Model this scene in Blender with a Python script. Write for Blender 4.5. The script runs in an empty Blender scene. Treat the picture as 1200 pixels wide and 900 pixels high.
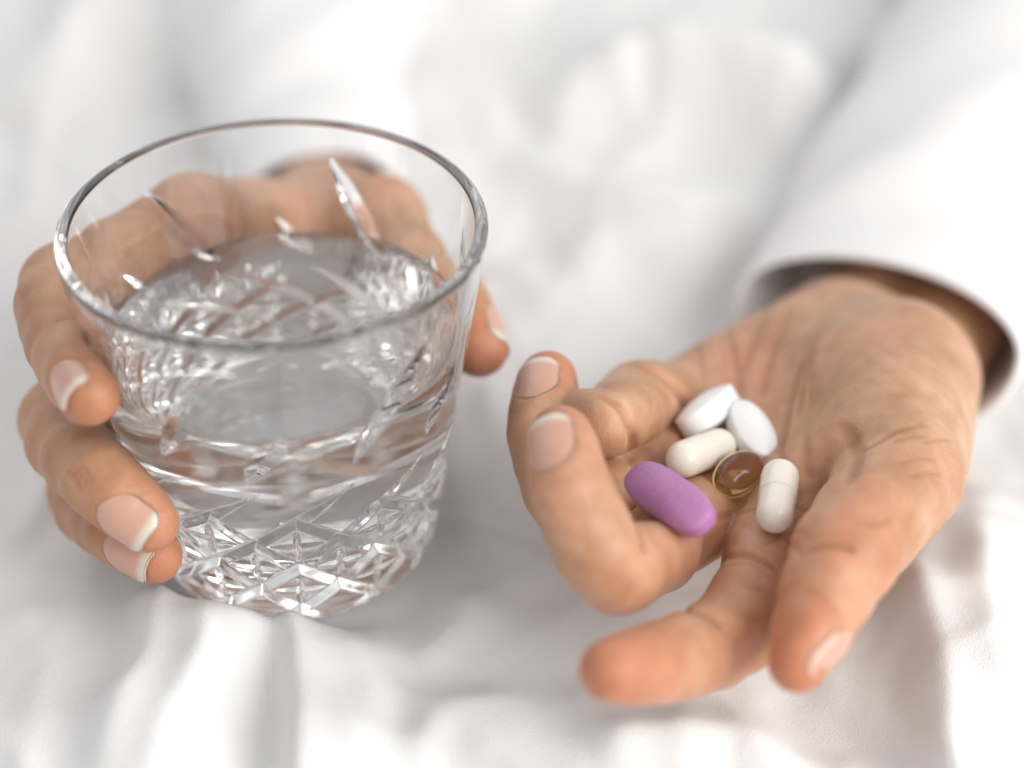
import bpy, math, random
import numpy as np
from math import sin, cos, radians, pi
from mathutils import Matrix, Vector
random.seed(4); rng = np.random.default_rng(4)

# ------------------------------------------------------------------ camera, world, lamps, exposure
FPX = 2520.0; DIST = 424.0                 # focal length in photo pixels, focus distance in mm
ELEV = radians(36.5); ROLL = radians(4.0)
UP = np.array([-sin(ROLL)*cos(ELEV), cos(ROLL)*cos(ELEV), sin(ELEV)])     # world up seen from the camera
AWAY = np.array([0., 0., -1.]); AWAY -= AWAY.dot(UP)*UP; AWAY /= np.linalg.norm(AWAY)
RIGHT = np.cross(AWAY, UP)
BASIS = np.stack([RIGHT, AWAY, UP])        # rows: world axes in camera coordinates
GAX_C = np.array([0., cos(ELEV), sin(ELEV)])                              # tumbler axis in camera coordinates
RIM_C = np.array([(319-600)/FPX*(DIST-8), (450-262)/FPX*(DIST-8), 8.])
GH = 80.0
ORIG_C = RIM_C - GH*GAX_C                  # world origin: centre of the tumbler's foot
def c2w(p): return (np.asarray(p, float)-ORIG_C) @ BASIS.T
def P(px, py, w):                          # photo pixel + distance towards the camera from the focus plane -> world mm
    d = DIST-w
    return c2w([(px-600)/FPX*d, (450-py)/FPX*d, w])
CAM = c2w([0, 0, DIST])
GAX = GAX_C @ BASIS.T
def raydir(px, py):
    v = P(px, py, 0.)-CAM
    return v/np.linalg.norm(v)

S = bpy.context.scene
COL = S.collection
camd = bpy.data.cameras.new("camera"); cam = bpy.data.objects.new("camera", camd); COL.objects.link(cam)
camd.sensor_width = 36; camd.lens = 36*FPX/1200; camd.clip_start = 0.01; camd.clip_end = 50
R3 = Matrix([list(BASIS[:, 0]), list(BASIS[:, 1]), list(BASIS[:, 2])]).transposed()
M = Matrix.Identity(4)
for i in range(3):
    for j in range(3): M[i][j] = BASIS[i, j]
cam.matrix_world = Matrix.Translation(Vector(CAM*0.001)) @ M
camd.dof.use_dof = True; camd.dof.focus_distance = 0.423; camd.dof.aperture_fstop = 4.0; camd.dof.aperture_blades = 0
S.camera = cam

w = bpy.data.worlds.new("World"); S.world = w; w.use_nodes = True
bg = w.node_tree.nodes["Background"]; bg.inputs[0].default_value = (0.985, 0.99, 1.0, 1); bg.inputs[1].default_value = 0.62
def area(name, loc, target, sx, sy, power, col):
    l = bpy.data.lights.new(name, 'AREA'); l.shape = 'RECTANGLE'; l.size = sx; l.size_y = sy; l.energy = power; l.color = col
    o = bpy.data.objects.new(name, l); COL.objects.link(o); o.location = loc
    o.rotation_euler = (Vector(target)-Vector(loc)).to_track_quat('-Z', 'Y').to_euler()
area("window_light", (0.85, -0.62, 0.50), (0.06, 0.02, 0.03), 0.8, 1.0, 13.5, (1.0, 0.98, 0.95))
area("fill_light_back", (-0.5, 1.4, 1.3), (0.05, 0.1, 0.03), 1.6, 1.2, 5.5, (0.98, 0.99, 1.0))  # added soft fill lamp from behind, with no known window on that side
S.view_settings.view_transform = 'Standard'; S.view_settings.look = 'None'; S.view_settings.exposure = 0.11; S.view_settings.gamma = 1
S.render.engine = 'CYCLES'
S.cycles.use_denoising = True
S.cycles.max_bounces = 24; S.cycles.transmission_bounces = 24; S.cycles.glossy_bounces = 10; S.cycles.diffuse_bounces = 5; S.cycles.transparent_max_bounces = 16
S.cycles.caustics_refractive = True; S.cycles.caustics_reflective = True; S.cycles.blur_glossy = 0.6
S.cycles.sample_clamp_indirect = 6

# ------------------------------------------------------------------ helpers
def mesh_obj(name, verts, faces, mat, parent=None, smooth=True, origin=(0, 0, 0)):
    me = bpy.data.meshes.new(name)
    v = (np.asarray(verts, float)-np.asarray(origin, float))*0.001
    if isinstance(faces, np.ndarray):
        me.vertices.add(len(v)); me.vertices.foreach_set("co", v.ravel().astype(np.float32))
        nf, k = faces.shape
        me.loops.add(nf*k); me.loops.foreach_set("vertex_index", faces.ravel().astype(np.int32))
        me.polygons.add(nf); me.polygons.foreach_set("loop_start", np.arange(0, nf*k, k, dtype=np.int32))
        me.update(calc_edges=True); me.validate()
    else:
        me.from_pydata(v.tolist(), [], faces)
    me.polygons.foreach_set("use_smooth", [smooth]*len(me.polygons)); me.update()
    me.materials.append(mat)
    o = bpy.data.objects.new(name, me); COL.objects.link(o)
    o.location = Vector(np.asarray(origin, float)*0.001)
    if parent is not None:
        o.parent = parent; o.location = Vector((np.asarray(origin, float))*0.001)-parent.location
    return o
def attr(o, name, vals):
    a = o.data.attributes.new(name, 'FLOAT', 'POINT'); a.data.foreach_set("value", np.asarray(vals, np.float32))
def tag(o, label, cat, group=None):
    o["label"] = label; o["category"] = cat
    if group: o["group"] = group
def nrm(v): v = np.asarray(v, float); return v/np.linalg.norm(v)
def grid_faces(nu, nv, wrap_u=False):
    a = np.arange(nu*nv).reshape(nv, nu)
    if wrap_u: a = np.concatenate([a, a[:, :1]], 1)
    return np.stack([a[:-1, :-1], a[:-1, 1:], a[1:, 1:], a[1:, :-1]], -1).reshape(-1, 4)

# materials
def mat(name):
    m = bpy.data.materials.new(name); m.use_nodes = True
    nt = m.node_tree; return m, nt, nt.nodes["Principled BSDF"]
def N(nt, t, **kw):
    n = nt.nodes.new(t)
    for k, v in kw.items(): setattr(n, k, v)
    return n
def noise(nt, scale, detail=4, rough=0.5, coord='Object'):
    tc = N(nt, 'ShaderNodeTexCoord'); n = N(nt, 'ShaderNodeTexNoise'); n.inputs['Scale'].default_value = scale
    n.inputs['Detail'].default_value = detail; n.inputs['Roughness'].default_value = rough
    nt.links.new(tc.outputs[coord], n.inputs['Vector']); return n
def ramp(nt, inp, stops):
    r = N(nt, 'ShaderNodeValToRGB'); e = r.color_ramp.elements
    while len(e) < len(stops): e.new(0.5)
    for x, (p, c) in zip(e, stops): x.position = p; x.color = (*c, 1) if len(c) == 3 else c
    nt.links.new(inp, r.inputs[0]); return r
def mixc(nt, fac, a, b, mode='MIX'):
    m = N(nt, 'ShaderNodeMix', data_type='RGBA', blend_type=mode)
    for s, v in ((m.inputs[0], fac), (m.inputs[6], a), (m.inputs[7], b)):
        if hasattr(v, 'is_linked'): nt.links.new(v, s)
        elif isinstance(v, (int, float)): s.default_value = v
        else: s.default_value = (*v, 1)
    return m.outputs[2]

def skin_material():
    m, nt, b = mat("skin")
    n1 = noise(nt, 70, 3); n2 = noise(nt, 260, 4)
    base = mixc(nt, ramp(nt, n1.outputs[0], [(0.35, (0, 0, 0)), (0.65, (1, 1, 1))]).outputs[0], (0.46, 0.25, 0.14), (0.62, 0.385, 0.25))
    n3 = noise(nt, 34, 4, 0.6)
    pk = ramp(nt, n3.outputs[0], [(0.48, (0, 0, 0)), (0.68, (0.6, 0.6, 0.6))])
    base = mixc(nt, pk.outputs[0], base, (0.55, 0.255, 0.165))
    ra = N(nt, 'ShaderNodeAttribute', attribute_name="red")
    c = mixc(nt, ra.outputs['Fac'], base, (0.56, 0.19, 0.095))
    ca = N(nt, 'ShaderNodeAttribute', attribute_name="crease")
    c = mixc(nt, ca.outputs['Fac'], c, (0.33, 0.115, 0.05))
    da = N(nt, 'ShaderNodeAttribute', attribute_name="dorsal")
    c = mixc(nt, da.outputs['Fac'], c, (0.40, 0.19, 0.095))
    sp = ramp(nt, n2.outputs[0], [(0.36, (0.86, 0.80, 0.76)), (0.62, (1.04, 1.02, 1.0))])
    c = mixc(nt, 0.55, c, sp.outputs[0], 'MULTIPLY')
    nt.links.new(c, b.inputs['Base Color'])
    b.inputs['Subsurface Weight'].default_value = 0.65; b.inputs['Subsurface Radius'].default_value = (1.0, 0.30, 0.14)
    b.inputs['Subsurface Scale'].default_value = 0.0036
    b.inputs['Roughness'].default_value = 0.42; b.inputs['Specular IOR Level'].default_value = 0.42
    tc = N(nt, 'ShaderNodeTexCoord')
    v = N(nt, 'ShaderNodeTexVoronoi', feature='DISTANCE_TO_EDGE'); v.inputs['Scale'].default_value = 1300
    nt.links.new(tc.outputs['Object'], v.inputs['Vector'])
    mp = N(nt, 'ShaderNodeMapping'); mp.inputs['Scale'].default_value = (1.0, 0.3, 0.6); mp.inputs['Rotation'].default_value = (0.3, 0.2, 0.7); nt.links.new(tc.outputs['Object'], mp.inputs[0])
    nb = N(nt, 'ShaderNodeTexNoise'); nb.inputs['Scale'].default_value = 900; nb.inputs['Detail'].default_value = 5; nb.inputs['Roughness'].default_value = 0.6; nt.links.new(mp.outputs[0], nb.inputs['Vector'])
    mth = N(nt, 'ShaderNodeMath', operation='ADD'); nt.links.new(v.outputs['Distance'], mth.inputs[0]); nt.links.new(nb.outputs[0], mth.inputs[1])
    bp = N(nt, 'ShaderNodeBump'); bp.inputs['Strength'].default_value = 0.42; bp.inputs['Distance'].default_value = 0.0004
    nt.links.new(mth.outputs[0], bp.inputs['Height']); nt.links.new(bp.outputs[0], b.inputs['Normal'])
    return m
def nail_material():
    m, nt, b = mat("nail")
    a = N(nt, 'ShaderNodeAttribute', attribute_name="along")
    r = ramp(nt, a.outputs['Fac'], [(0.0, (0.55, 0.30, 0.19)), (0.12, (0.62, 0.34, 0.25)), (0.78, (0.65, 0.35, 0.265)), (0.88, (0.70, 0.58, 0.48)), (1.0, (0.74, 0.66, 0.57))])
    nt.links.new(r.outputs[0], b.inputs['Base Color'])
    b.inputs['Roughness'].default_value = 0.28; b.inputs['Coat Weight'].default_value = 0.35; b.inputs['Coat Roughness'].default_value = 0.12
    b.inputs['Subsurface Weight'].default_value = 0.3; b.inputs['Subsurface Radius'].default_value = (1, .5, .35); b.inputs['Subsurface Scale'].default_value = 0.0015
    return m
def cloth_material(name, col, weave=2600, wr=0.4):
    m, nt, b = mat(name)
    n1 = noise(nt, 18, 3)
    c = mixc(nt, n1.outputs[0], tuple(x*0.96 for x in col), col)
    nt.links.new(c, b.inputs['Base Color'])
    b.inputs['Roughness'].default_value = 0.85; b.inputs['Specular IOR Level'].default_value = 0.25
    b.inputs['Sheen Weight'].default_value = 0.25; b.inputs['Sheen Roughness'].default_value = 0.5
    n2 = noise(nt, weave, 2); n3 = noise(nt, 60, 5, 0.55)
    mth = N(nt, 'ShaderNodeMath', operation='MULTIPLY_ADD'); nt.links.new(n3.outputs[0], mth.inputs[0]); mth.inputs[1].default_value = 3.0; nt.links.new(n2.outputs[0], mth.inputs[2])
    bp = N(nt, 'ShaderNodeBump'); bp.inputs['Strength'].default_value = wr; bp.inputs['Distance'].default_value = 0.0005
    nt.links.new(mth.outputs[0], bp.inputs['Height']); nt.links.new(bp.outputs[0], b.inputs['Normal'])
    return m
def glass_material(name, ior, col=(1, 1, 1), rough=0.0):
    m, nt, b = mat(name)
    b.inputs['Base Color'].default_value = (*col, 1); b.inputs['Roughness'].default_value = rough
    b.inputs['Transmission Weight'].default_value = 1.0; b.inputs['IOR'].default_value = ior
    return m
SKIN = skin_material(); NAIL = nail_material()
SHEET = cloth_material("white_sheet_cotton", (0.80, 0.80, 0.795))
SHIRT = cloth_material("white_shirt_cotton", (0.82, 0.82, 0.82), 1800, 0.3)
GLASS = glass_material("crystal", 1.52); WATER = glass_material("water", 1.333)

# ------------------------------------------------------------------ signed distance modelling (numpy)
def d_cone(p, a, b, ra, rb):
    ba = b-a; pa = p-a
    h = np.clip(pa@ba/(ba@ba), 0, 1)
    return np.linalg.norm(pa-h[:, None]*ba, axis=1)-(ra+(rb-ra)*h)
def d_ell(p, c, ax, rad):                   # ax rows: unit axes
    q = (p-c)@ax.T
    k0 = np.linalg.norm(q/rad, axis=1); k1 = np.linalg.norm(q/(rad*rad), axis=1)+1e-9
    return k0*(k0-1)/k1
def smin(a, b, k):
    h = np.clip(0.5+0.5*(b-a)/k, 0, 1)
    return b+(a-b)*h-k*h*(1-h)
def d_poly(p, pts):
    d = np.full(len(p), 1e9); t = np.zeros(len(p)); n = len(pts)-1
    for i, (a, b) in enumerate(zip(pts[:-1], pts[1:])):
        ba = b-a; pa = p-a
        h = np.clip(pa@ba/(ba@ba+1e-9), 0, 1)
        q = np.linalg.norm(pa-h[:, None]*ba, axis=1); m = q < d
        d[m] = q[m]; t[m] = (i+h[m])/n
    return d, t
def fade(t, on): return np.clip(np.minimum(t, 1-t)*4, 0, 1)**0.8 if on else 1.0
class Hand:
    def __init__(s):
        s.palm = []; s.fingers = []; s.grooves = []; s.bumps = []; s.extra = None
    def raw(s, p):
        d = None
        for (f, k) in s.palm:
            q = f(p); d = q if d is None else smin(d, q, k)
        out = None
        for (segs, kk) in s.fingers:
            fd = None
            for i, (a, b, ra, rb) in enumerate(segs):
                q = d_cone(p, a, b, ra, rb)
                fd = q if fd is None else smin(fd, q, 2.0)
                if i == 0: first = q
                elif i < 2: first = np.minimum(first, q)
            # the root blends into the palm, the rest of the finger only touches it
            e = smin(smin(d, first, kk), fd, 0.6)
            out = e if out is None else smin(out, e, 0.55)
        return d if out is None else out
    def __call__(s, p):
        d = s.raw(p)
        for c, r, amp in s.bumps:
            q = ((p-c)**2).sum(1)/(r*r)
            d = d-amp*np.exp(-q)
        for pts, wd, dep, lo, hi, tp in s.grooves:
            mk = np.all((p > lo) & (p < hi), axis=1)
            if mk.any():
                q, t = d_poly(p[mk], pts)
                d[mk] += dep*np.exp(-(q/wd)**2)*fade(t, tp)
        if s.extra is not None: d = np.maximum(d, s.extra(p))
        return d
    def groove(s, pts, wd, dep, taper=True):
        pts = np.asarray(pts)
        s.grooves.append((pts, wd, dep, pts.min(0)-3.2*wd, pts.max(0)+3.2*wd, taper))
def march(f, px, py, r=0.0, start=250.0, n=90):
    """points on the photo rays at which f = r"""
    px = np.atleast_1d(np.asarray(px, float)); py = np.atleast_1d(np.asarray(py, float))
    dirs = np.stack([raydir(a, b) for a, b in zip(px, py)])
    t = np.full(len(px), start)
    for _ in range(n):
        d = f(CAM+dirs*t[:, None])-r
        t += np.clip(d, -3, 30)*0.8
    return CAM+dirs*t[:, None]
def cast(f, o, dr, n=60):
    t = np.zeros(len(o))
    for _ in range(n):
        d = f(o+dr*t[:, None]); t += np.clip(d, -3, 10)*0.85
    return o+dr*t[:, None]
def gradient(f, p, e=0.25):
    g = np.stack([f(p+np.eye(3)[i]*e)-f(p-np.eye(3)[i]*e) for i in range(3)], 1)
    return g/(np.linalg.norm(g, axis=1)[:, None]+1e-9)
def surface_nets(f, lo, hi, h):
    C = 4
    n = np.ceil((hi-lo)/(h*C)).astype(int)
    ax = [lo[i]+(np.arange(n[i]*C)+0.5)*h for i in range(3)]
    cx = [lo[i]+(np.arange(n[i])+0.5)*h*C for i in range(3)]
    G = np.stack(np.meshgrid(*cx, indexing='ij'), -1).reshape(-1, 3)
    dc = f(G).reshape(n)
    F = np.repeat(np.repeat(np.repeat(dc, C, 0), C, 1), C, 2)
    mask = np.abs(F) < h*C*1.9
    I = np.argwhere(mask)
    pts = np.stack([ax[i][I[:, i]] for i in range(3)], 1)
    vals = np.empty(len(pts))
    for s in range(0, len(pts), 400000): vals[s:s+400000] = f(pts[s:s+400000])
    F[mask] = vals
    neg = F < 0
    cnt = np.zeros(np.array(F.shape)-1, np.int8)
    for dx in (0, 1):
        for dy in (0, 1):
            for dz in (0, 1):
                cnt += neg[dx:F.shape[0]-1+dx, dy:F.shape[1]-1+dy, dz:F.shape[2]-1+dz]
    act = (cnt > 0) & (cnt < 8)
    A = np.argwhere(act); idx = -np.ones(act.shape, int); idx[act] = np.arange(len(A))
    cor = [(a, b, c) for a in (0, 1) for b in (0, 1) for c in (0, 1)]
    vals = {c: F[A[:, 0]+c[0], A[:, 1]+c[1], A[:, 2]+c[2]] for c in cor}
    acc = np.zeros((len(A), 3)); num = np.zeros(len(A))
    for c in cor:
        for k in range(3):
            if c[k] == 0:
                e = list(c); e[k] = 1; e = tuple(e)
                v0, v1 = vals[c], vals[e]; m = (v0 < 0) != (v1 < 0)
                t = np.where(m, v0/(v0-v1+1e-12*(v0 == v1)), 0)
                q = np.array(c, float)[None]+np.zeros((len(A), 1)); q[:, k] = t
                acc[m] += q[m]; num[m] += 1
    V = lo+(A+0.5+acc/num[:, None])*h
    faces = []
    for k in range(3):
        sl0 = [slice(None)]*3; sl1 = [slice(None)]*3; sl0[k] = slice(0, -1); sl1[k] = slice(1, None)
        ch = neg[tuple(sl0)] != neg[tuple(sl1)]
        E = np.argwhere(ch); u, v = (k+1) % 3, (k+2) % 3
        E = E[(E[:, u] > 0) & (E[:, v] > 0) & (E[:, u] < F.shape[u]-1) & (E[:, v] < F.shape[v]-1)]
        q = []
        for du, dv in ((-1, -1), (0, -1), (0, 0), (-1, 0)):
            e = E.copy(); e[:, u] += du; e[:, v] += dv
            q.append(idx[e[:, 0], e[:, 1], e[:, 2]])
        q = np.stack(q, 1)
        inside = neg[E[:, 0], E[:, 1], E[:, 2]]
        q[~inside] = q[~inside][:, ::-1]
        faces.append(q)
    faces = np.concatenate(faces)
    for _ in range(2):                       # pull the vertices onto the true surface
        d = np.empty(len(V)); g = np.empty_like(V)
        for s in range(0, len(V), 400000):
            d[s:s+400000] = f(V[s:s+400000]); g[s:s+400000] = gradient(f, V[s:s+400000])
        V = V-g*np.clip(d, -h, h)[:, None]*0.8
    return V, faces[:, ::-1], g

# ------------------------------------------------------------------ tumbler
GX = nrm(np.cross(GAX, CAM-0)) ; GX = nrm(np.cross(CAM*0+np.array([0, 1., 0]), GAX)); GY = np.cross(GAX, GX)   # glass frame: GX ~ right, GY ~ away
ZK = np.array([0, 1.2, 3.0, 6.0, 10., 80.]); RK = np.array([25.5, 27.6, 28.9, 29.9, 30.9, 42.0])
def Ro(z): return np.interp(z, ZK, RK)
def Ri(z): return np.interp(z, [18, 40, 70, 80], [27.4, 32.6, 37.7, 39.3])*np.sqrt(np.clip(1-(np.clip(18-z, 0, 9)/9.0)**2, 0, 1))
ZFLOOR = 10.5
def gcoord(p):
    q = np.asarray(p); return q@GX, q@GY, q@GAX
def d_glass(p):                             # outer solid, for contact
    x, y, z = gcoord(p); r = np.hypot(x, y)
    side = (r-Ro(np.clip(z, 0, GH)))*0.985
    return np.maximum(side, np.maximum(-z, z-GH)) if False else np.where((z < 0) | (z > GH), np.hypot(np.maximum(side, 0), np.maximum(-z, z-GH)), side)
NCUT = 12
def leaf(du, dv, wu, L):
    k = np.clip(1-(dv/L)**2, 0, 1)
    return np.clip(k-np.abs(du)/wu, 0, 1)
def cuts(th, z):
    u = th/(2*pi)*NCUT+0.33; H = 13.2; v = z/H
    a = u+v; b = u-v
    top = np.clip((2.56-v)/0.08, 0, 1)
    taper = np.clip((3.15-v)/0.6, 0, 1)                    # one family of cuts runs on upwards and thins out
    bot = np.clip((z-1.5)/3.5, 0, 1)
    ta = np.abs(a-np.round(a)); tb = np.abs(b-np.round(b)); wa = 0.14
    d = np.clip(taper-tb/wa, 0, 1)*2.2*bot
    d = np.maximum(d, np.clip(1-ta/wa, 0, 1)*2.2*top*bot)
    ca = a-np.floor(a)-0.5; cb = b-np.floor(b)-0.5
    du = (ca+cb)/2; dv = (ca-cb)/2; vc = v-dv
    inl = ((vc > 0.7) & (vc < 2.1)).astype(float)
    d = np.maximum(d, 1.2*leaf(du, dv, 0.055, 0.37)*inl)
    d = np.maximum(d, 1.2*leaf(dv, du, 0.055, 0.37)*inl)
    # leaf cuts above the lattice, tall and short in turn, leaning like the rising cuts
    ul = u-(z-56)*0.030-0.4
    k_ = np.round(ul); lu = ul-k_; tall = (np.mod(k_, 2) < 0.5)
    zc = np.where(tall, 59.0, 51.5); hl = np.where(tall, 12.0, 6.5)
    k = np.clip(1-((z-zc)/hl)**2, 0, 1)
    d = np.maximum(d, 1.6*np.clip(k**0.8-np.abs(lu)/0.15, 0, 1))
    return d
def build_glass():
    nt = 1120
    th = np.linspace(0, 2*pi, nt, endpoint=False)
    zs = np.concatenate([[0.0, 0.5, 1.2, 2.0], np.linspace(2.8, 70, 330), np.linspace(70.5, 78.3, 12)])
    rows = []
    def ring(r, z): rows.append((r*np.ones(nt), z*np.ones(nt)))
    [ring(max(r, .001), 0.5*(1-(r/24.5)**2)) for r in np.linspace(0, 24.5, 14)]
    for z in zs:
        rows.append((Ro(z)-cuts(th, np.full(nt, z)), np.full(nt, z)))
    ro, ri = float(Ro(78.9)), float(Ri(78.9)); rc = (ro+ri)/2; rr = (ro-ri)/2
    for a in np.linspace(0.08, pi-0.08, 15): ring(rc+rr*math.copysign(abs(cos(a))**0.55, cos(a)), 78.9+1.0*abs(sin(a))**0.55)
    for z in np.linspace(78.4, 18, 56): ring(float(Ri(z)), z)
    for q in np.linspace(0.06, pi/2-0.0005, 22): z = 18-9.0*sin(q); ring(max(float(Ri(z)), .001), z)
    R = np.stack([r for r, _ in rows]); Z = np.stack([z for _, z in rows])
    V = (R*np.cos(th))[..., None]*GX+(R*np.sin(th))[..., None]*GY+Z[..., None]*GAX
    o = mesh_obj("drinking_glass", V.reshape(-1, 3), grid_faces(nt, len(rows), True), GLASS)
    me = o.data
    tag(o, "clear cut crystal tumbler with diamond lattice and leaf cuts, gripped by a hand", "glass")
    return o
glass = build_glass()
def build_water():
    nt = 256; th = np.linspace(0, 2*pi, nt, endpoint=False)
    upg = np.array([0, 0, 1.]); n = np.array([upg@GX, upg@GY, upg@GAX]); zc = 54.6
    def ztop(r, t): return zc-(n[0]*r*np.cos(t)+n[1]*r*np.sin(t))/n[2]
    rows = []
    ze = np.full(nt, zc)
    for _ in range(5): ze = ztop(Ri(ze), th)
    zr = ze+0.9
    for q in np.linspace(pi/2-0.0005, 0.06, 22): z = 18-9.0*sin(q); rows.append((np.full(nt, max(float(Ri(z)), .001)+0.12*cos(q)), np.full(nt, z-0.1*sin(q))))
    for s in np.linspace(0, 1, 60):
        z = 18.0+(zr-18.0)*s; rows.append((Ri(z)+0.12, z))
    for dr, dz in ((0.1, 0.86), (0.35, 0.6), (0.8, 0.32), (1.5, 0.12), (2.5, 0.03), (4, 0)):
        r = Ri(ze)-dr; rows.append((r, ztop(r, th)+dz))
    for s in (0.8, 0.55, 0.3, 0.1, 0.0001): r = (Ri(ze)-4)*s; rows.append((r, ztop(r, th)))
    R = np.stack([r for r, _ in rows]); Z = np.stack([z for _, z in rows])
    V = (R*np.cos(th))[..., None]*GX+(R*np.sin(th))[..., None]*GY+Z[..., None]*GAX
    o = mesh_obj("water", V.reshape(-1, 3), grid_faces(nt, len(rows), True), WATER)
    tag(o, "still clear water filling the cut tumbler to about two thirds", "water")
build_water()

# ------------------------------------------------------------------ hands
UZ = np.array([0, 0, 1.])
def cone(a, b, ra, rb): return lambda p: d_cone(p, a, b, ra, rb)
def ell(c, d1, d2, r):
    a1 = nrm(d1); a3 = nrm(np.cross(a1, d2)); a2 = np.cross(a3, a1)
    return lambda p: d_ell(p, c, np.stack([a1, a2, a3]), np.asarray(r, float))
def chain(pts, rad, sub=3, mix=0.55):        # joints rounded by blending straight bones with a spline
    n = len(pts); q = np.asarray(pts); out = []; rr = []
    for i in range(n-1):
        p0, p1, p2, p3 = q[max(i-1, 0)], q[i], q[i+1], q[min(i+2, n-1)]
        for k in range(sub):
            t = k/sub
            cr = 0.5*(2*p1+(p2-p0)*t+(2*p0-5*p1+4*p2-p3)*t**2+(3*p1-p0-3*p2+p3)*t**3)
            out.append(cr*mix+(p1+(p2-p1)*t)*(1-mix)); rr.append(rad[i]+(rad[i+1]-rad[i])*t)
    out.append(q[-1]); rr.append(rad[-1])
    return [(out[i], out[i+1], rr[i], rr[i+1]) for i in range(len(out)-1)]
def finger_sdf(segs):
    def f(p):
        d = None
        for a, b, ra, rb in segs:
            q = d_cone(p, a, b, ra, rb); d = q if d is None else smin(d, q, 2.0)
        return d
    return f
def nail_rows(f, segs, dorsal, ln, half, start, bend=0.012):
    """grid of points on the finger's back; rows run from cuticle to free edge"""
    base, tip = segs[-3][0], segs[-1][1]; rst = segs[-3][2]+3.0
    dr = nrm(tip-base); dn = nrm(dorsal-dr*(dorsal@dr)); sd = np.cross(dr, dn)
    nu, nv = 17, 26; us = np.linspace(-1, 1, nu); v_ed = 0.5
    C = []; D = []
    for j in range(nv):
        v = j/(nv-1); wv = 1.0
        if v < 0.48: wv = 0.10+0.90*math.sin(pi/2*v/0.48)**0.75
        if v > 0.74: wv = math.sqrt(1-((v-0.74)/0.26)**2*0.72)
        ang = half*us*wv; n = np.cos(ang)[:, None]*dn+np.sin(ang)[:, None]*sd
        C.append(tip+dr*(start+min(v, v_ed)*ln)+n*rst); D.append(n)
    C = np.concatenate(C); D = np.concatenate(D)
    hit = cast(f, C, -D).reshape(nv, nu, 3); D = D.reshape(nv, nu, 3)
    vr = np.clip(np.linspace(0, 1, nv)/0.3, 0, 1)[:, None]
    G = hit+D*((0.22-0.30*np.abs(us)**3)[None]*vr-0.06*(1-vr))[..., None]
    j0 = int(v_ed*(nv-1)); t = nrm((G[j0]-G[j0-4])[nu//2])
    for j in range(j0+1, nv):
        q = (j/(nv-1)-v_ed)*ln; G[j] += t*q-dn*bend*q*q*0.35
    return G, dn
def add_nail(parent, G, dn, white=1.0):
    nv, nu, _ = G.shape
    top = G.copy(); bot = G-dn*0.3
    V = np.concatenate([top.reshape(-1, 3), bot.reshape(-1, 3)])
    a = grid_faces(nu, nv); b = a[:, ::-1]+nu*nv
    rim = [j*nu for j in range(nv)]+[(nv-1)*nu+i for i in range(1, nu)]+[j*nu+nu-1 for j in range(nv-2, -1, -1)]+[i for i in range(nu-2, 0, -1)]
    rim = np.array(rim); r2 = np.roll(rim, -1)
    c = np.stack([rim, rim+nu*nv, r2+nu*nv, r2], 1)
    o = mesh_obj("fingernail", V, np.concatenate([a[:, ::-1], b[:, ::-1], c[:, ::-1]]), NAIL, parent)
    al = np.repeat(np.linspace(0, 1, nv), nu)*white
    uu = np.tile(np.linspace(-1, 1, nu), nv)
    al = al+0.05*(uu**2)*(al > 0.4)
    attr(o, "along", np.clip(np.concatenate([al, al]), 0, 1))
    return o
def finish_hand(H, lo, hi, h, tips, redpts, dorsal_dir, nails, label):
    specs = []
    for (segs, dn, ln, half, st, *_) in nails:
        G, d = nail_rows(finger_sdf(segs) if H.extra else H, segs, dn, ln, half, st)
        specs.append((G, d, _[0] if _ else 1.0))
    for G, d, wh in specs:                       # nail fold: a shallow groove along sides and cuticle
        nv, nu, _ = G.shape; e = int(nv*0.6)
        edge = np.concatenate([G[e::-1, 0][::3], G[0, 1:-1:3], G[:e, -1][::3]])
        H.groove(edge, 0.6, 0.25, False)
    V, Fc, g = surface_nets(H, lo, hi, h)
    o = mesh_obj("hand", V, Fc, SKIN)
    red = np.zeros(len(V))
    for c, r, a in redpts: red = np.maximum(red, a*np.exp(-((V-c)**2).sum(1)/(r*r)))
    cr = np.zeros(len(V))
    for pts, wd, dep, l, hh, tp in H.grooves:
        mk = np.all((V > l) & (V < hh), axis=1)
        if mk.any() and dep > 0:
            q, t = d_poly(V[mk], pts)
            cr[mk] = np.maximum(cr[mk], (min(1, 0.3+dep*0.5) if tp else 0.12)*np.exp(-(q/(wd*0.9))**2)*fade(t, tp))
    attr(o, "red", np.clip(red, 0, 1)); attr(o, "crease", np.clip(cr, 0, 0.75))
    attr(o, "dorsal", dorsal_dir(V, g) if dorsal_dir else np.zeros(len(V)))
    tag(o, label, "hand")
    for G, d, wh in specs: add_nail(o, G, d, wh)
    return o

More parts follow.
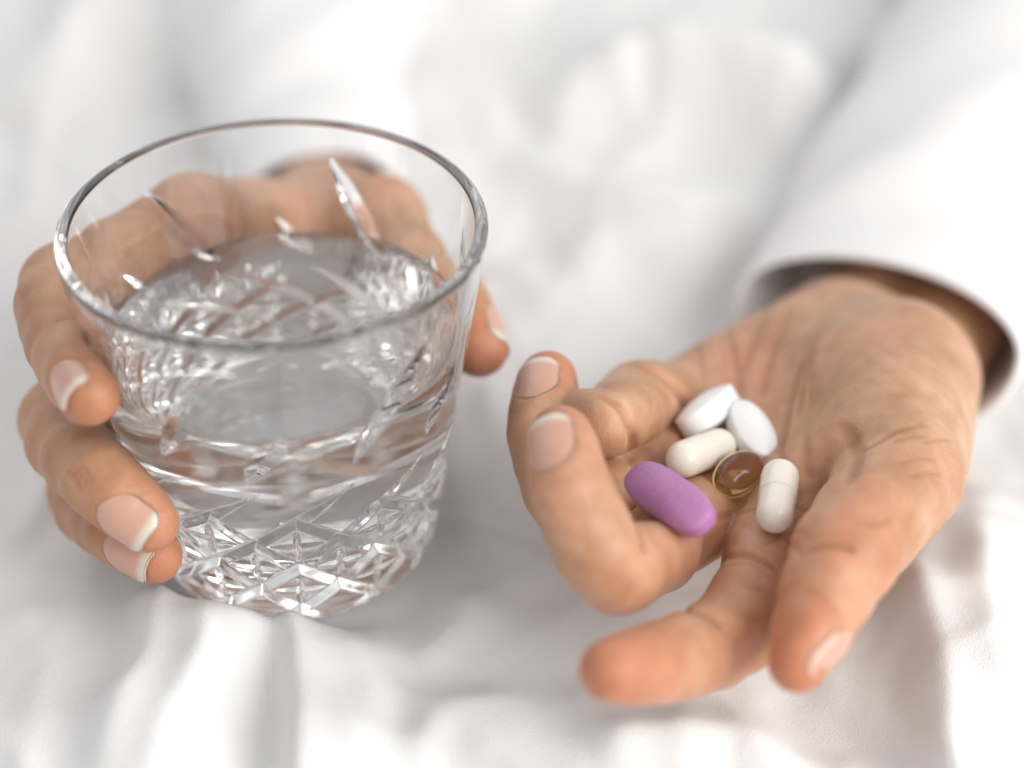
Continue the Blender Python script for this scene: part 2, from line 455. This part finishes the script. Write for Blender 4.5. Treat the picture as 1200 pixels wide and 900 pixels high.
def open_hand():
    H = Hand()
    iM, iP, iD, iT = P(925, 592, -14), P(864, 738, 18), P(777, 776, 33), P(716, 786, 46)
    mM, mP, mD, mT = P(858, 578, -25), P(724, 666, 22), P(669, 574, 27), P(657, 512, 20)
    rM, rP, rD, rT = P(812, 530, -34), P(676, 596, -4), P(637, 508, -8), P(642, 445, -17)
    pM, pP, pD, pT = P(790, 482, -44), P(750, 473, -29), P(707, 499, -1), P(676, 484, -10)
    tC, tM, tI, tT = P(1054, 448, -50), P(1060, 560, -4), P(990, 650, 24), P(935, 778, 40)
    axd = nrm(np.array([0.5, 0.87, 0.0])); sdv = nrm(np.cross(axd, UZ))
    W0 = P(1035, 385, -80)-UZ*9; W1 = W0+axd*75+UZ*2
    H.palm = [
        (cone(P(1030, 440, -56), iM, 13.5, 10.5), 6),
        (cone(P(1035, 420, -66), mM, 12.5, 10.0), 7),
        (cone(P(1005, 400, -72), rM, 12, 9.6), 7),
        (cone(P(972, 390, -76), pM, 12, 9.6), 7),
        (cone(tC, P(1062, 535, -16), 17.5, 12.5), 9),
        (cone(P(1010, 455, -40), P(1035, 530, -14), 13, 9.5), 8),
        (cone(P(1045, 575, -20), P(930, 600, -20), 6.5, 7.5), 5),
        (cone(W0-sdv*9, W1-sdv*10, 13.5, 14), 7),
        (cone(W0+sdv*9, W1+sdv*10, 13.5, 14), 7),
    ]
    H.fingers = [
        (chain([iM, iP, iD, iT], [10.2, 8.2, 7.0, 5.7]), 6),
        (chain([mM, mP, mD, mT], [9.4, 8.2, 7.2, 6.0]), 3),
        (chain([rM, rP, rD, rT], [8.8, 7.6, 7.0, 6.0]), 3),
        (chain([pM, pP, pD, pT], [9.8, 8.8, 5.9, 4.8]), 4),
        (chain([tM, tI, tT], [11.6, 9.8, 5.2]), 5),
    ]
    B = H.bumps
    def on(px, py): return march(H, px, py)[0]
    for px, py, r, a in ((755, 468, 7, 1.2), (792, 650, 8, 1.1), (962, 536, 8.0, 3.4), (872, 545, 13, -2.2), (735, 690, 8, .5), (742, 598, 5.5, -3.5), (832, 652, 4.5, -3.0), (1040, 445, 15, 2.4), (1040, 590, 9, 0.8), (960, 690, 8, 0.8),
                         (830, 790, 9, 0.5), (890, 700, 8, 0.5), (880, 625, 7, 0.8), (945, 740, 6, 0.6), (850, 400, 12, 1.0)):
        B.append((on(px, py), r, a))
    def gr(pl, wd, dep):
        q = np.array(pl, float)
        t = np.linspace(0, len(q)-1, len(q)*4-3); i = np.minimum(t.astype(int), len(q)-2); fr = t-i
        p0 = q[np.maximum(i-1, 0)]; p1 = q[i]; p2 = q[i+1]; p3 = q[np.minimum(i+2, len(q)-1)]; fr = fr[:, None]
        qq = 0.5*(2*p1+(p2-p0)*fr+(2*p0-5*p1+4*p2-p3)*fr**2+(3*p1-p0-3*p2+p3)*fr**3)
        H.groove(march(H, qq[:, 0], qq[:, 1]), wd, dep)
    gr([(968, 365), (945, 410), (928, 460), (916, 520), (920, 560), (942, 590)], 0.8, 1.15)      # life line
    gr([(958, 395), (942, 445), (934, 490)], 0.7, 0.75)
    gr([(944, 505), (946, 540), (954, 562)], 0.9, 0.8)
    gr([(980, 494), (997, 510), (1004, 530), (1000, 550), (992, 568)], 1.2, 2.1)                               # fold at the thumb's root
    gr([(1000, 534), (1022, 522), (1050, 505), (1085, 497)], 0.7, 0.7)
    gr([(1050, 545), (1075, 538), (1100, 540)], 0.5, 0.2); gr([(1060, 560), (1085, 555), (1105, 557)], 0.5, 0.2)
    gr([(932, 652), (960, 640), (988, 640), (1002, 648)], 0.8, 1.1)                                           # thumb joint
    gr([(845, 655), (870, 650), (900, 660), (915, 672)], 0.8, 1.2)                                            # index root
    gr([(852, 662), (876, 660), (900, 670)], 0.5, 0.3)
    gr([(795, 712), (825, 720), (848, 738)], 0.9, 1.0)                                                        # index middle joint
    gr([(735, 426), (770, 438), (797, 462), (808, 492), (803, 520)], 1.2, 2.5)
    gr([(700, 462), (722, 472), (738, 494), (742, 522), (736, 545)], 1.1, 2.3)                                # little finger root
    gr([(740, 603), (752, 626), (756, 650)], 1.0, 0.8)
    gr([(850, 380), (865, 430), (870, 470)], 1.0, 0.8); gr([(905, 350), (885, 400), (870, 440)], 1.0, 0.65)
    gr([(930, 360), (905, 420), (893, 470)], 0.8, 0.6)
    gr([(820, 610), (870, 600), (915, 590), (950, 600)], 0.7, 0.4); gr([(895, 640), (925, 625), (948, 622)], 0.5, 0.3)
    for a, b, c_, dd in (((812, 395), (822, 425), (826, 450), .5), ((835, 372), (846, 405), (850, 430), .4), ((890, 603), (915, 605), (938, 612), .45), ((905, 622), (930, 640), (940, 655), .35),
                         ((1080, 520), (1100, 515), (1118, 518), .25),
                         ((955, 420), (950, 450), (950, 480), .3), ((880, 560), (905, 572), (925, 580), .35), ((860, 680), (880, 690), (900, 690), .3), ((1000, 610), (1025, 615), (1050, 605), .3),
                         ((940, 690), (965, 700), (985, 720), .2), ((1045, 520), (1065, 512), (1090, 512), .3)):
        gr([a, b, c_], 0.5, dd)
    r2 = np.random.default_rng(11)
    for k in range(4):                       # fine lines of the palm
        x0, y0 = r2.uniform(880, 1090), r2.uniform(400, 560); an = r2.normal(1.9, 0.35); ln = r2.uniform(20, 55)
        dx, dy = -cos(an)*ln, sin(an)*ln
        gr([(x0-dx/2, y0-dy/2), (x0+r2.normal(0, 2), y0+r2.normal(0, 2)), (x0+dx/2, y0+dy/2)], 0.45, r2.uniform(.04, .12))
    # ---- colours that belong to the skin
    red = [(iT, 17, .62), (tT, 15, .8), (tI, 13, .55), (mT, 9, .6), (rT, 10, .7), (on(966, 525), 7, .2), (on(985, 640), 9, .4), (mM, 12, .2), (on(890, 690), 10, .2)]
    camn = lambda c: nrm(CAM-c)
    toleft = nrm(P(600, 500, 0)-P(700, 500, 0))
    F_ = [f[0] for f in H.fingers]
    nails = [
        (F_[1], camn(mT)+0.35*toleft, 12.5, 0.74, -11.5, 0.95),
        (F_[2], camn(rT)+0.35*toleft, 11, 0.76, -10.5, 0.95),
        (F_[4], nrm(P(1000, 760, 0)-P(900, 745, 0))+0.5*camn(tT)-0.2*UZ, 12.5, 0.9, -9.0, 0.82),
    ]
    allp = np.array([iT, mT, rT, pT, tT, W1, P(1135, 430, -40), P(700, 730, 20)])
    lo = allp.min(0)-24; hi = allp.max(0)+24
    o = finish_hand(H, lo, hi, 0.57, None, red, None, nails, "open palm-up hand in a white sleeve holding a small heap of pills")
    return H, o
HL, hand_l = open_hand()

def grip_hand():
    H = Hand()
    def touch(px, py, r, far=False, gap=0.0):
        ts = np.linspace(300, 620, 1600); dr = raydir(px, py)
        pts = CAM+dr*ts[:, None]; d = d_glass(pts)-r-gap
        if d.min() > 0: return pts[np.argmin(d)]
        i = np.argwhere((d[:-1] < 0) != (d[1:] < 0)).ravel()
        return pts[i[-1] if far else i[0]]
    iM, iP, iD, iT = touch(225, 262, 10, True), P(74, 336, -18), P(75, 402, -1), touch(104, 462, 5.2)
    mM, mP, mD, mT = touch(205, 345, 10, True), P(70, 492, -26), touch(118, 562, 7.8), touch(174, 612, 6.8)
    rM, rP, rD, rT = touch(200, 430, 9.5, True), P(100, 575, -34), touch(140, 622, 7.0), touch(182, 652, 6.2)
    pM, pP, pD, pT = touch(215, 500, 9, True), P(150, 610, -55), touch(190, 640, 6.0, True), touch(215, 655, 5.2, True)
    tC, tM, tI, tT = P(412, 258, -98), P(452, 266, -72), P(518, 345, -46), P(562, 408, -32)
    W0 = P(388, 270, -108); W1 = W0+np.array([-8, 60, -8.])
    H.palm = [(cone(W0, iM, 12, 10.5), 8), (cone(W0, mM, 13, 10.5), 8), (cone(W0+np.array([0, 0, -6.]), rM, 13, 10), 8), (cone(W0+np.array([0, 0, -10.]), pM, 12, 9.5), 8),
              (cone(tC, tM, 12, 10.5), 8), (cone(P(330, 275, -78), tM, 8, 8), 8), (cone(W0, W1, 13, 14), 10)]
    H.fingers = [(chain([iM, iP, iD, iT], [10, 8.7, 7.4, 6.0]), 6), (chain([mM, mP, mD, mT], [9.6, 8.3, 7.3, 5.9]), 5),
                 (chain([rM, rP, rD, rT], [9.2, 7.8, 6.6, 5.4]), 5), (chain([pM, pP, pD, pT], [8.5, 7.2, 6.0, 5.0]), 5),
                 (chain([tM, tI, tT], [10.5, 8.8, 6.2]), 7)]
    H.extra = lambda p: -(d_glass(p)-0.05)
    def gr(pl, wd, dep):
        q = np.array(pl, float); t = np.linspace(0, len(q)-1, len(q)*3-2); i = np.minimum(t.astype(int), len(q)-2); fr = (t-i)[:, None]
        qq = q[i]*(1-fr)+q[i+1]*fr
        H.groove(march(H, qq[:, 0], qq[:, 1]), wd, dep)
    for k in range(3): gr([(78+7*k, 548-4*k+3), (88+7*k, 560-4*k), (97+6*k, 578-4*k)], 0.6, 0.3)
    for k in range(3): gr([(22+5*k, 322+5*k), (24+4*k, 345+4*k), (30+3*k, 365+3*k)], 0.6, 0.25)
    gr([(58, 378), (80, 372), (100, 378)], 0.8, 0.3)
    red = [(iT, 10, .55), (mT, 11, .6), (rT, 10, .7), (tT, 12, .7), (iD, 9, .25)]
    F_ = [f[0] for f in H.fingers]
    def dn(c, a=0.0):                        # away from the glass axis
        q = c-GAX*(c@GAX); return nrm(q)
    nails = [
        (F_[0], dn(iT)*0.35+1.0*nrm(CAM-iT), 11, 0.82, -5.5),
        (F_[1], dn(mT)*0.7+0.75*nrm(CAM-mT), 11.0, 0.82, -7.4),
        (F_[2], dn(rT)*0.7+0.75*nrm(CAM-rT), 11.0, 0.82, -7.6),
        (F_[4], nrm(P(700, 380, 0)-P(600, 400, 0))+0.3*nrm(CAM-tT), 11.5, 0.82, -7.5),
    ]
    allp = np.array([iT, iP, mP, mT, rT, pP, pT, tT, W1, tC])
    lo = allp.min(0)-22; hi = allp.max(0)+22
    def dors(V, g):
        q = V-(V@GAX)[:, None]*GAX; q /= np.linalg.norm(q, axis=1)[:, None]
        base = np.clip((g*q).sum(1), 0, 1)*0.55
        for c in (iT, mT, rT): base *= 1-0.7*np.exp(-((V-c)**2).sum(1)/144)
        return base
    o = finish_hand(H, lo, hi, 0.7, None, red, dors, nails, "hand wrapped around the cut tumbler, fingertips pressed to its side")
    return H, o
HR, hand_r = grip_hand()

# ------------------------------------------------------------------ sleeves
def sleeve(parent, path, side, up, rs, seed, label, lean=0.0):
    """path: ring centres; rs: (side radius, upper radius, lower radius) for every ring"""
    r_ = np.random.default_rng(seed)
    nt = 200; ph = np.linspace(0, 2*pi, nt, endpoint=False)
    path = np.asarray(path); n = 90; axis = nrm(path[1]-path[0])
    seg = np.r_[0, np.cumsum(np.linalg.norm(np.diff(path, axis=0), axis=1))]; L = seg[-1]
    s = L*np.linspace(0, 1, n)**1.6
    C = np.stack([np.interp(s, seg, path[:, i]) for i in range(3)], 1)
    RR = np.stack([np.interp(s, seg, np.asarray(rs)[:, i]) for i in range(3)], 1)
    ks = [(r_.integers(1, 5), r_.uniform(.02, .16), r_.uniform(0, 6), r_.uniform(.5, 1.2)) for _ in range(8)]
    def wob(s_, ph_):
        d = 0
        for k, f, o, a in ks: d = d+a*np.sin(k*ph_+f*s_+o+0.6*np.sin(ph_*2+s_*.05))
        return d*0.75*np.clip((s_-2)/30, 0.12, 1)
    rows = []
    def ring(i, off, ds=0.0):
        a = RR[i, 0]; b = np.where(np.sin(ph) > 0, RR[i, 1], RR[i, 2])
        w_ = wob(s[i], ph)+off-0.55*math.exp(-((s[i]-15)/0.9)**2)
        ln = lean*max(0, 1-s[i]/40)
        rows.append(C[i]+((a+w_)*np.cos(ph))[:, None]*side+((b+w_)*np.sin(ph))[:, None]*(up+axis*ln))
    for i in range(n-1, 0, -1): ring(i, 0.6+(0.35 if s[i] < 24 else 0))
    for k in range(7):                        # rolled hem
        t = k/6*pi
        a = RR[0, 0]; b = np.where(np.sin(ph) > 0, RR[0, 1], RR[0, 2]); off = wob(s[0], ph)+0.95*cos(t)
        rows.append(C[0]-axis*0.95*sin(t)+((a+off)*np.cos(ph))[:, None]*side+((b+off)*np.sin(ph))[:, None]*(up+axis*lean))
    for i in range(1, n): ring(i, -0.95)
    V = np.concatenate(rows)
    o = mesh_obj("shirt_sleeve", V, grid_faces(nt, len(rows), True), SHIRT, parent)
    o["label"] = label
    return o
c0 = P(1025, 382, -80); axd = nrm(np.array([0.5, 0.87, 0.0])); sd = nrm(np.cross(axd, UZ)); u2 = np.cross(sd, axd)
sleeve(hand_l, [c0, c0+axd*30, c0+axd*90+UZ*4, c0+axd*190+UZ*10], sd, u2, [(34.5, 13.8, 22), (35, 18.5, 25), (38, 28, 30), (46, 38, 36)], 3, "loose white cuff open around the wrist", 0.6)
c1 = P(388, 268, -108)+np.array([-2, 15., -2]); axr = nrm(np.array([-0.12, 1.0, 0.0])); sr = nrm(np.cross(axr, UZ)); u3 = np.cross(sr, axr)
sleeve(hand_r, [c1, c1+axr*30, c1+axr*90+UZ*3, c1+axr*210+UZ*10], sr, u3, [(22, 14, 18), (26, 18, 20), (34, 25, 24), (44, 34, 30)], 8, "white cuff behind the tumbler", 0.3)

# ------------------------------------------------------------------ bed sheet
def fbm(x, y, f, seed, oct=4, gain=0.5):
    r_ = np.random.default_rng(seed); out = np.zeros_like(x); a = 1.0
    for o in range(oct):
        for k in range(5):
            t = r_.uniform(0, 2*pi); ph = r_.uniform(0, 2*pi); ff = f*2**o*r_.uniform(.7, 1.4)
            out += a*np.sin((x*cos(t)+y*sin(t))*ff*2*pi+ph+1.3*np.sin((x*sin(t)-y*cos(t))*ff*3.1+ph*2))/5
        a *= gain
    return out
def plane_pt(px, py):
    d = raydir(px, py); t = -CAM[2]/d[2]; q = CAM+d*t; return q[:2]
def build_sheet():
    x = np.linspace(-420, 460, 620); y = np.linspace(-170, 620, 560)
    X, Y = np.meshgrid(x, y); x = X.ravel(); y = Y.ravel()
    z = 3.0*fbm(x, y, 1/170, 1, 3)+0.6*fbm(x, y, 1/60, 2, 3)-2.0
    far = np.clip((y-110)/260, 0, 1)
    z += far**1.3*(34+12*fbm(x, y, 1/170, 5, 2))
    sr_ = np.clip((x-50)/60, 0, 1); z -= 13*sr_*sr_*(3-2*sr_)*np.clip(1-(y-70)/50, 0, 1)*(1-far)       # the mattress gives under the arm
    def ridge(pix, hgt, wl, wr, plus=0):
        nonlocal z
        q = np.array([plane_pt(a, b) for a, b in pix]); best = np.full(len(x), 1e9); sg = np.zeros(len(x)); tt = np.zeros(len(x)); L = len(q)-1
        for i in range(L):
            a, b = q[i], q[i+1]; ba = b-a; pa = np.stack([x, y], 1)-a
            h = np.clip(pa@ba/(ba@ba), 0, 1); dd = pa-h[:, None]*ba; d = np.linalg.norm(dd, axis=1)
            s_ = np.sign(ba[0]*dd[:, 1]-ba[1]*dd[:, 0]); m = d < best
            best[m] = d[m]; sg[m] = s_[m]; tt[m] = (i+h[m])/L
        wd = np.where(sg > 0, wl, wr)
        z += hgt*np.exp(-(best/wd)**1.45)*np.clip(np.minimum(tt, 1-tt)*4+plus, 0, 1)**0.7
    wx = x+14*fbm(x, y, 1/120, 31, 2); wy = y+14*fbm(x, y, 1/120, 32, 2)
    def folds(ang, wl, st, seed, pw):
        a = radians(ang); al = wx*cos(a)+wy*sin(a); ac = -wx*sin(a)+wy*cos(a)
        return np.clip(1-1.7*np.abs(fbm(ac, al*st, 1/wl, seed, 2)), 0, 1)**pw
    area_ = 0.5+0.5*np.clip(fbm(x, y, 1/140, 40, 2)*1.5, -1, 1)
    z += (5.5*folds(78, 105, .2, 33, 2.5)*area_+4.0*folds(128, 90, .22, 34, 2.5)*(1-area_)+2.0*folds(100, 42, .25, 36, 2)*area_+1.0*folds(55, 30, .3, 38, 2)*(1-area_))*np.clip(1.15-far*.4, 0, 1)
    z += 0.35*fbm(wx*.9+wy*.5, wy*.3-wx*.4, 1/20, 37, 2)
    ridge([(330, 735), (290, 790), (240, 850), (170, 960)], 11, 6, 13, .3)
    ridge([(345, 735), (350, 800), (352, 870), (350, 980)], 13, 13, 3.0, .4)
    ridge([(420, 760), (440, 830), (430, 930)], 6, 5, 9, .2)
    ridge([(255, 770), (262, 850), (250, 960)], 5, 4, 7, .2)
    ridge([(205, 700), (195, 760), (180, 830), (120, 930)], 9, 8, 5, .2)
    ridge([(620, 820), (520, 850), (470, 920)], 6, 12, 7, .2)
    ridge([(560, 690), (540, 740), (470, 800)], 4, 8, 8)
    ridge([(1060, 620), (1090, 720), (1110, 830), (1120, 960)], 11, 9, 6, .2)
    ridge([(1150, 560), (1165, 700), (1190, 850)], 11, 8, 10, .2)
    ridge([(20, 700), (60, 800), (30, 920)], 6, 14, 10, .2)
    ridge([(985, 830), (1000, 900), (990, 980)], 5, 8, 8, .3)
    ridge([(700, 880), (740, 860), (860, 850), (960, 880)], 7, 9, 6)
    ridge([(590, 205), (680, 245), (800, 262), (900, 255)], 9, 14, 9, .1)
    ridge([(640, 300), (760, 290), (860, 300)], 9, 12, 12)
    ridge([(560, 320), (640, 350), (740, 330)], 7, 14, 10)
    ridge([(620, 160), (760, 130), (900, 150), (1000, 170)], 22, 22, 14)
    ridge([(250, 140), (200, 60), (210, -20)], 14, 20, 12)
    ridge([(20, 180), (80, 120), (160, 60), (200, -10)], 12, 20, 18)
    ridge([(440, 60), (520, 30), (640, 40)], 14, 22, 14)
    ridge([(1025, 160), (1045, 125), (1060, 95)], -26, 9, 12, .5)
    ridge([(1080, 50), (1095, 10)], -18, 8, 10, .5)
    # flat seat under the foot of the tumbler
    r = np.hypot(x, y); k = np.clip((r-27)/12, 0, 1); zfoot = -(x*GAX[0]+y*GAX[1])/GAX[2]-0.25
    k = k*k*(3-2*k); z = zfoot*(1-k)+z*k
    rf = np.exp(-((x+14)**2+(y+36)**2)/110.0); z += 4.5*rf
    V = np.stack([x, y, z], 1)
    for f in (HL, HR):                       # the cloth gives way under the hands
        m = np.flatnonzero((np.abs(V[:, 0]) < 250) & (V[:, 1] < 330))
        for _ in range(8):
            d = f.raw(V[m])-1.2; near = d < 6
            V[m, 2] -= np.clip(-d, 0, 6)*0.9; m = m[near]
    # cloth is stiff: smooth what was pushed
    Z = V[:, 2].reshape(X.shape)
    for _ in range(3):
        Zs = Z.copy(); Zs[1:-1, 1:-1] = (Z[1:-1, 1:-1]*2+Z[:-2, 1:-1]+Z[2:, 1:-1]+Z[1:-1, :-2]+Z[1:-1, 2:])/6; Z = np.minimum(Zs, Z+0.4)
    V[:, 2] = Z.ravel()
    dg = d_glass(V); V[:, 2] -= np.where((dg < 0) & (V[:, 2] > -3), np.minimum(V[:, 2]-(-(V[:, 0]*GAX[0]+V[:, 1]*GAX[1])/GAX[2]-0.25), 6).clip(0), 0)
    o = mesh_obj("bed_sheet", V, grid_faces(620, 560), SHEET)
    o["kind"] = "structure"; o["label"] = "rumpled white cotton bed sheet"
build_sheet()

# ------------------------------------------------------------------ pills
def rough_mat(name, col, rough, sss=0.2, spec=0.5, speck=None, bump=0.1, bscale=1500):
    m, nt, b = mat(name)
    n = noise(nt, 2700, 3)
    c = mixc(nt, ramp(nt, n.outputs[0], [(0.42, (0, 0, 0)), (0.52, (1, 1, 1))]).outputs[0], speck or tuple(x*0.95 for x in col), col)
    nt.links.new(c, b.inputs['Base Color']); b.inputs['Roughness'].default_value = rough; b.inputs['Specular IOR Level'].default_value = spec
    b.inputs['Subsurface Weight'].default_value = sss; b.inputs['Subsurface Radius'].default_value = (1, .8, .7); b.inputs['Subsurface Scale'].default_value = 0.001
    n2 = noise(nt, bscale, 3); bp = N(nt, 'ShaderNodeBump'); bp.inputs['Strength'].default_value = bump; bp.inputs['Distance'].default_value = 0.0002
    nt.links.new(n2.outputs[0], bp.inputs['Height']); nt.links.new(bp.outputs[0], b.inputs['Normal'])
    return m
M_TAB = rough_mat("white_tablet_coat", (0.86, 0.86, 0.85), 0.32, 0.2)
M_PUR = rough_mat("purple_tablet_coat", (0.47, 0.215, 0.435), 0.42, 0.1, 0.45, (0.40, 0.165, 0.36), 0.12)
M_CAP = rough_mat("capsule_gelatin", (0.84, 0.80, 0.71), 0.2, 0.4)
M_SEAM = rough_mat("golden_gelatin", (0.86, 0.64, 0.27), 0.12, 0.5)
def amber():
    m, nt, b = mat("amber_softgel")
    b.inputs['Base Color'].default_value = (0.95, 0.80, 0.55, 1); b.inputs['Roughness'].default_value = 0.10
    b.inputs['Transmission Weight'].default_value = 1.0; b.inputs['IOR'].default_value = 1.47
    va = N(nt, 'ShaderNodeVolumeAbsorption'); va.inputs['Color'].default_value = (0.72, 0.56, 0.30, 1); va.inputs['Density'].default_value = 140
    nt.links.new(va.outputs[0], nt.nodes['Material Output'].inputs['Volume'])
    return m
M_AMB = amber()
def frame(axis, upd):
    a = nrm(axis); c = nrm(np.cross(a, upd)); b = np.cross(c, a); return a, c, b      # long, side, up
def lathe(c, a, s, u, prof, nt=48):
    th = np.linspace(0, 2*pi, nt, endpoint=False)
    V = np.concatenate([c+a*x+(r*np.cos(th))[:, None]*s+(r*np.sin(th))[:, None]*u for x, r in prof])
    return V, grid_faces(nt, len(prof), True)
def empty(name, loc):
    o = bpy.data.objects.new(name, None); o.empty_display_size = 0.005; COL.objects.link(o); o.location = Vector(np.asarray(loc)*0.001); return o
def capsule(p1, p2, r, label, flip=False):
    A = march(HL, *p1, r)[0]; B = march(HL, *p2, r)[0]
    if flip: A, B = B, A
    a, s, u = frame(B-A, UZ); c = (A+B)/2; h = np.linalg.norm(B-A)/2
    t = empty("capsule", c-UZ*r); tag(t, label, "capsule", "white capsules in the palm")
    split = h*0.15
    def half(name, sgn, R, x0):
        pr_ = [(x0, R-0.28), (x0, R-0.02), (x0+0.12, R)]+[(x, R) for x in np.linspace(x0+.3, h, 8)]+[(h+R*sin(q), max(R*cos(q), .003)) for q in np.linspace(0.08, pi/2, 14)]
        if sgn < 0: V, F = lathe(c, -a, s, u, pr_); F = F[:, ::-1]
        else: V, F = lathe(c, a, s, u, pr_)
        mesh_obj(name, V, F[:, ::-1], M_CAP, t, origin=c)
    half("cap", 1, r, -h*0.05); half("body", -1, r-0.16, -h*0.6)
capsule((802, 538), (842, 523), 3.8, "white capsule lying beside the purple caplet under a white tablet", True)
capsule((908, 603), (914, 560), 3.8, "white capsule lying by the thumb, next to the amber softgel")
def super_pill(name, c, a, s, u, la, ls, lu, band, mat_, n=2.2, e=1.35):
    """biconvex tablet: outline superellipse la x ls, a straight band of half height band, domes up to lu"""
    nt = 72; th = np.linspace(0, 2*pi, nt, endpoint=False)
    ct, st = np.cos(th), np.sin(th)
    rad = (np.abs(ct/la)**n+np.abs(st/ls)**n)**(-1/n); ox, oy = rad*ct, rad*st
    rows = []
    for q in np.linspace(0.002, 1, 14)**0.8: rows.append((q*0.985, -(band+(lu-band)*(1-q**2)**(1/e))))
    rows.append((0.996, -band*0.85)); rows.append((1.0, -band*0.5)); rows.append((1.0, band*0.5)); rows.append((0.996, band*0.85))
    for q in np.linspace(1, 0.002, 14): rows.append((q*0.985, band+(lu-band)*(1-q**2)**(1/e)))
    V = np.concatenate([c+(q*ox)[:, None]*a+(q*oy)[:, None]*s+np.full((nt, 1), z)*u for q, z in rows])
    return mesh_obj(name, V, grid_faces(nt, len(rows), True)[:, ::-1], mat_, origin=c-u*lu)
# white tablets
c = march(HL, 830, 482, 3.6)[0]; ax1 = P(862, 455, -14)-P(798, 503, -6)
a, s, u = frame(ax1, nrm(P(790, 430, 0)-P(830, 482, 0))+0.25*UZ)
t = super_pill("tablet", c, a, s, u, 7.8, 4.6, 3.7, 2.2, M_TAB, 2.1, 1.0); tag(t, "white oval tablet tipped on its edge above the white capsule", "tablet")
c = march(HL, 881, 506, 3.2)[0]; ax2 = P(898, 540, -2)-P(864, 474, -10)
a, s, u = frame(ax2, 0.6*UZ+0.5*nrm(CAM-c)+np.array([0.45, 0, 0]))
t = super_pill("tablet", c, a, s, u, 7.5, 4.4, 3.2, 1.5, M_TAB, 2.1, 1.0); tag(t, "white oval tablet lying flat behind the amber softgel", "tablet")
# purple caplet
A = march(HL, 755, 564, 4.2)[0]; B = march(HL, 815, 606, 4.2)[0]; c = (A+B)/2; c = c+nrm(CAM-c)*1.5
a, s, u = frame(B-A, nrm(CAM-c)+0.4*UZ)
t = super_pill("caplet", c, a, s, u, 11.2, 4.7, 3.7, 1.5, M_PUR, n=2.9, e=1.35); tag(t, "speckled purple caplet leaning on the curled fingers", "caplet")
# amber softgel
c = march(HL, 865, 556, 3.4)[0]; ax3 = P(892, 536, -6)-P(838, 578, 0)
a, s, u = frame(ax3, nrm(CAM-c))
t = empty("softgel", c-UZ*3.4); tag(t, "translucent amber oval softgel with a golden seam", "softgel")
nt_ = 64; th = np.linspace(0, 2*pi, nt_, endpoint=False); lat = np.linspace(-pi/2+.01, pi/2-.01, 30)
V = np.concatenate([c+(6.2*cos(l)*np.cos(th))[:, None]*a+(4.1*cos(l)*np.sin(th))[:, None]*s+3.3*sin(l)*u for l in lat])
mesh_obj("shell", V, grid_faces(nt_, 30, True)[:, ::-1], M_AMB, t, origin=c)
q = np.linspace(0, 2*pi, 12, endpoint=False); rows = []
for k in q: rows.append(c+((6.15+.27*cos(k))*np.cos(th))[:, None]*a+((4.05+.27*cos(k))*np.sin(th))[:, None]*s+.3*sin(k)*u)
rows.append(rows[0]); V = np.concatenate(rows)
mesh_obj("seam", V, grid_faces(nt_, 13, True), M_SEAM, t, origin=c)
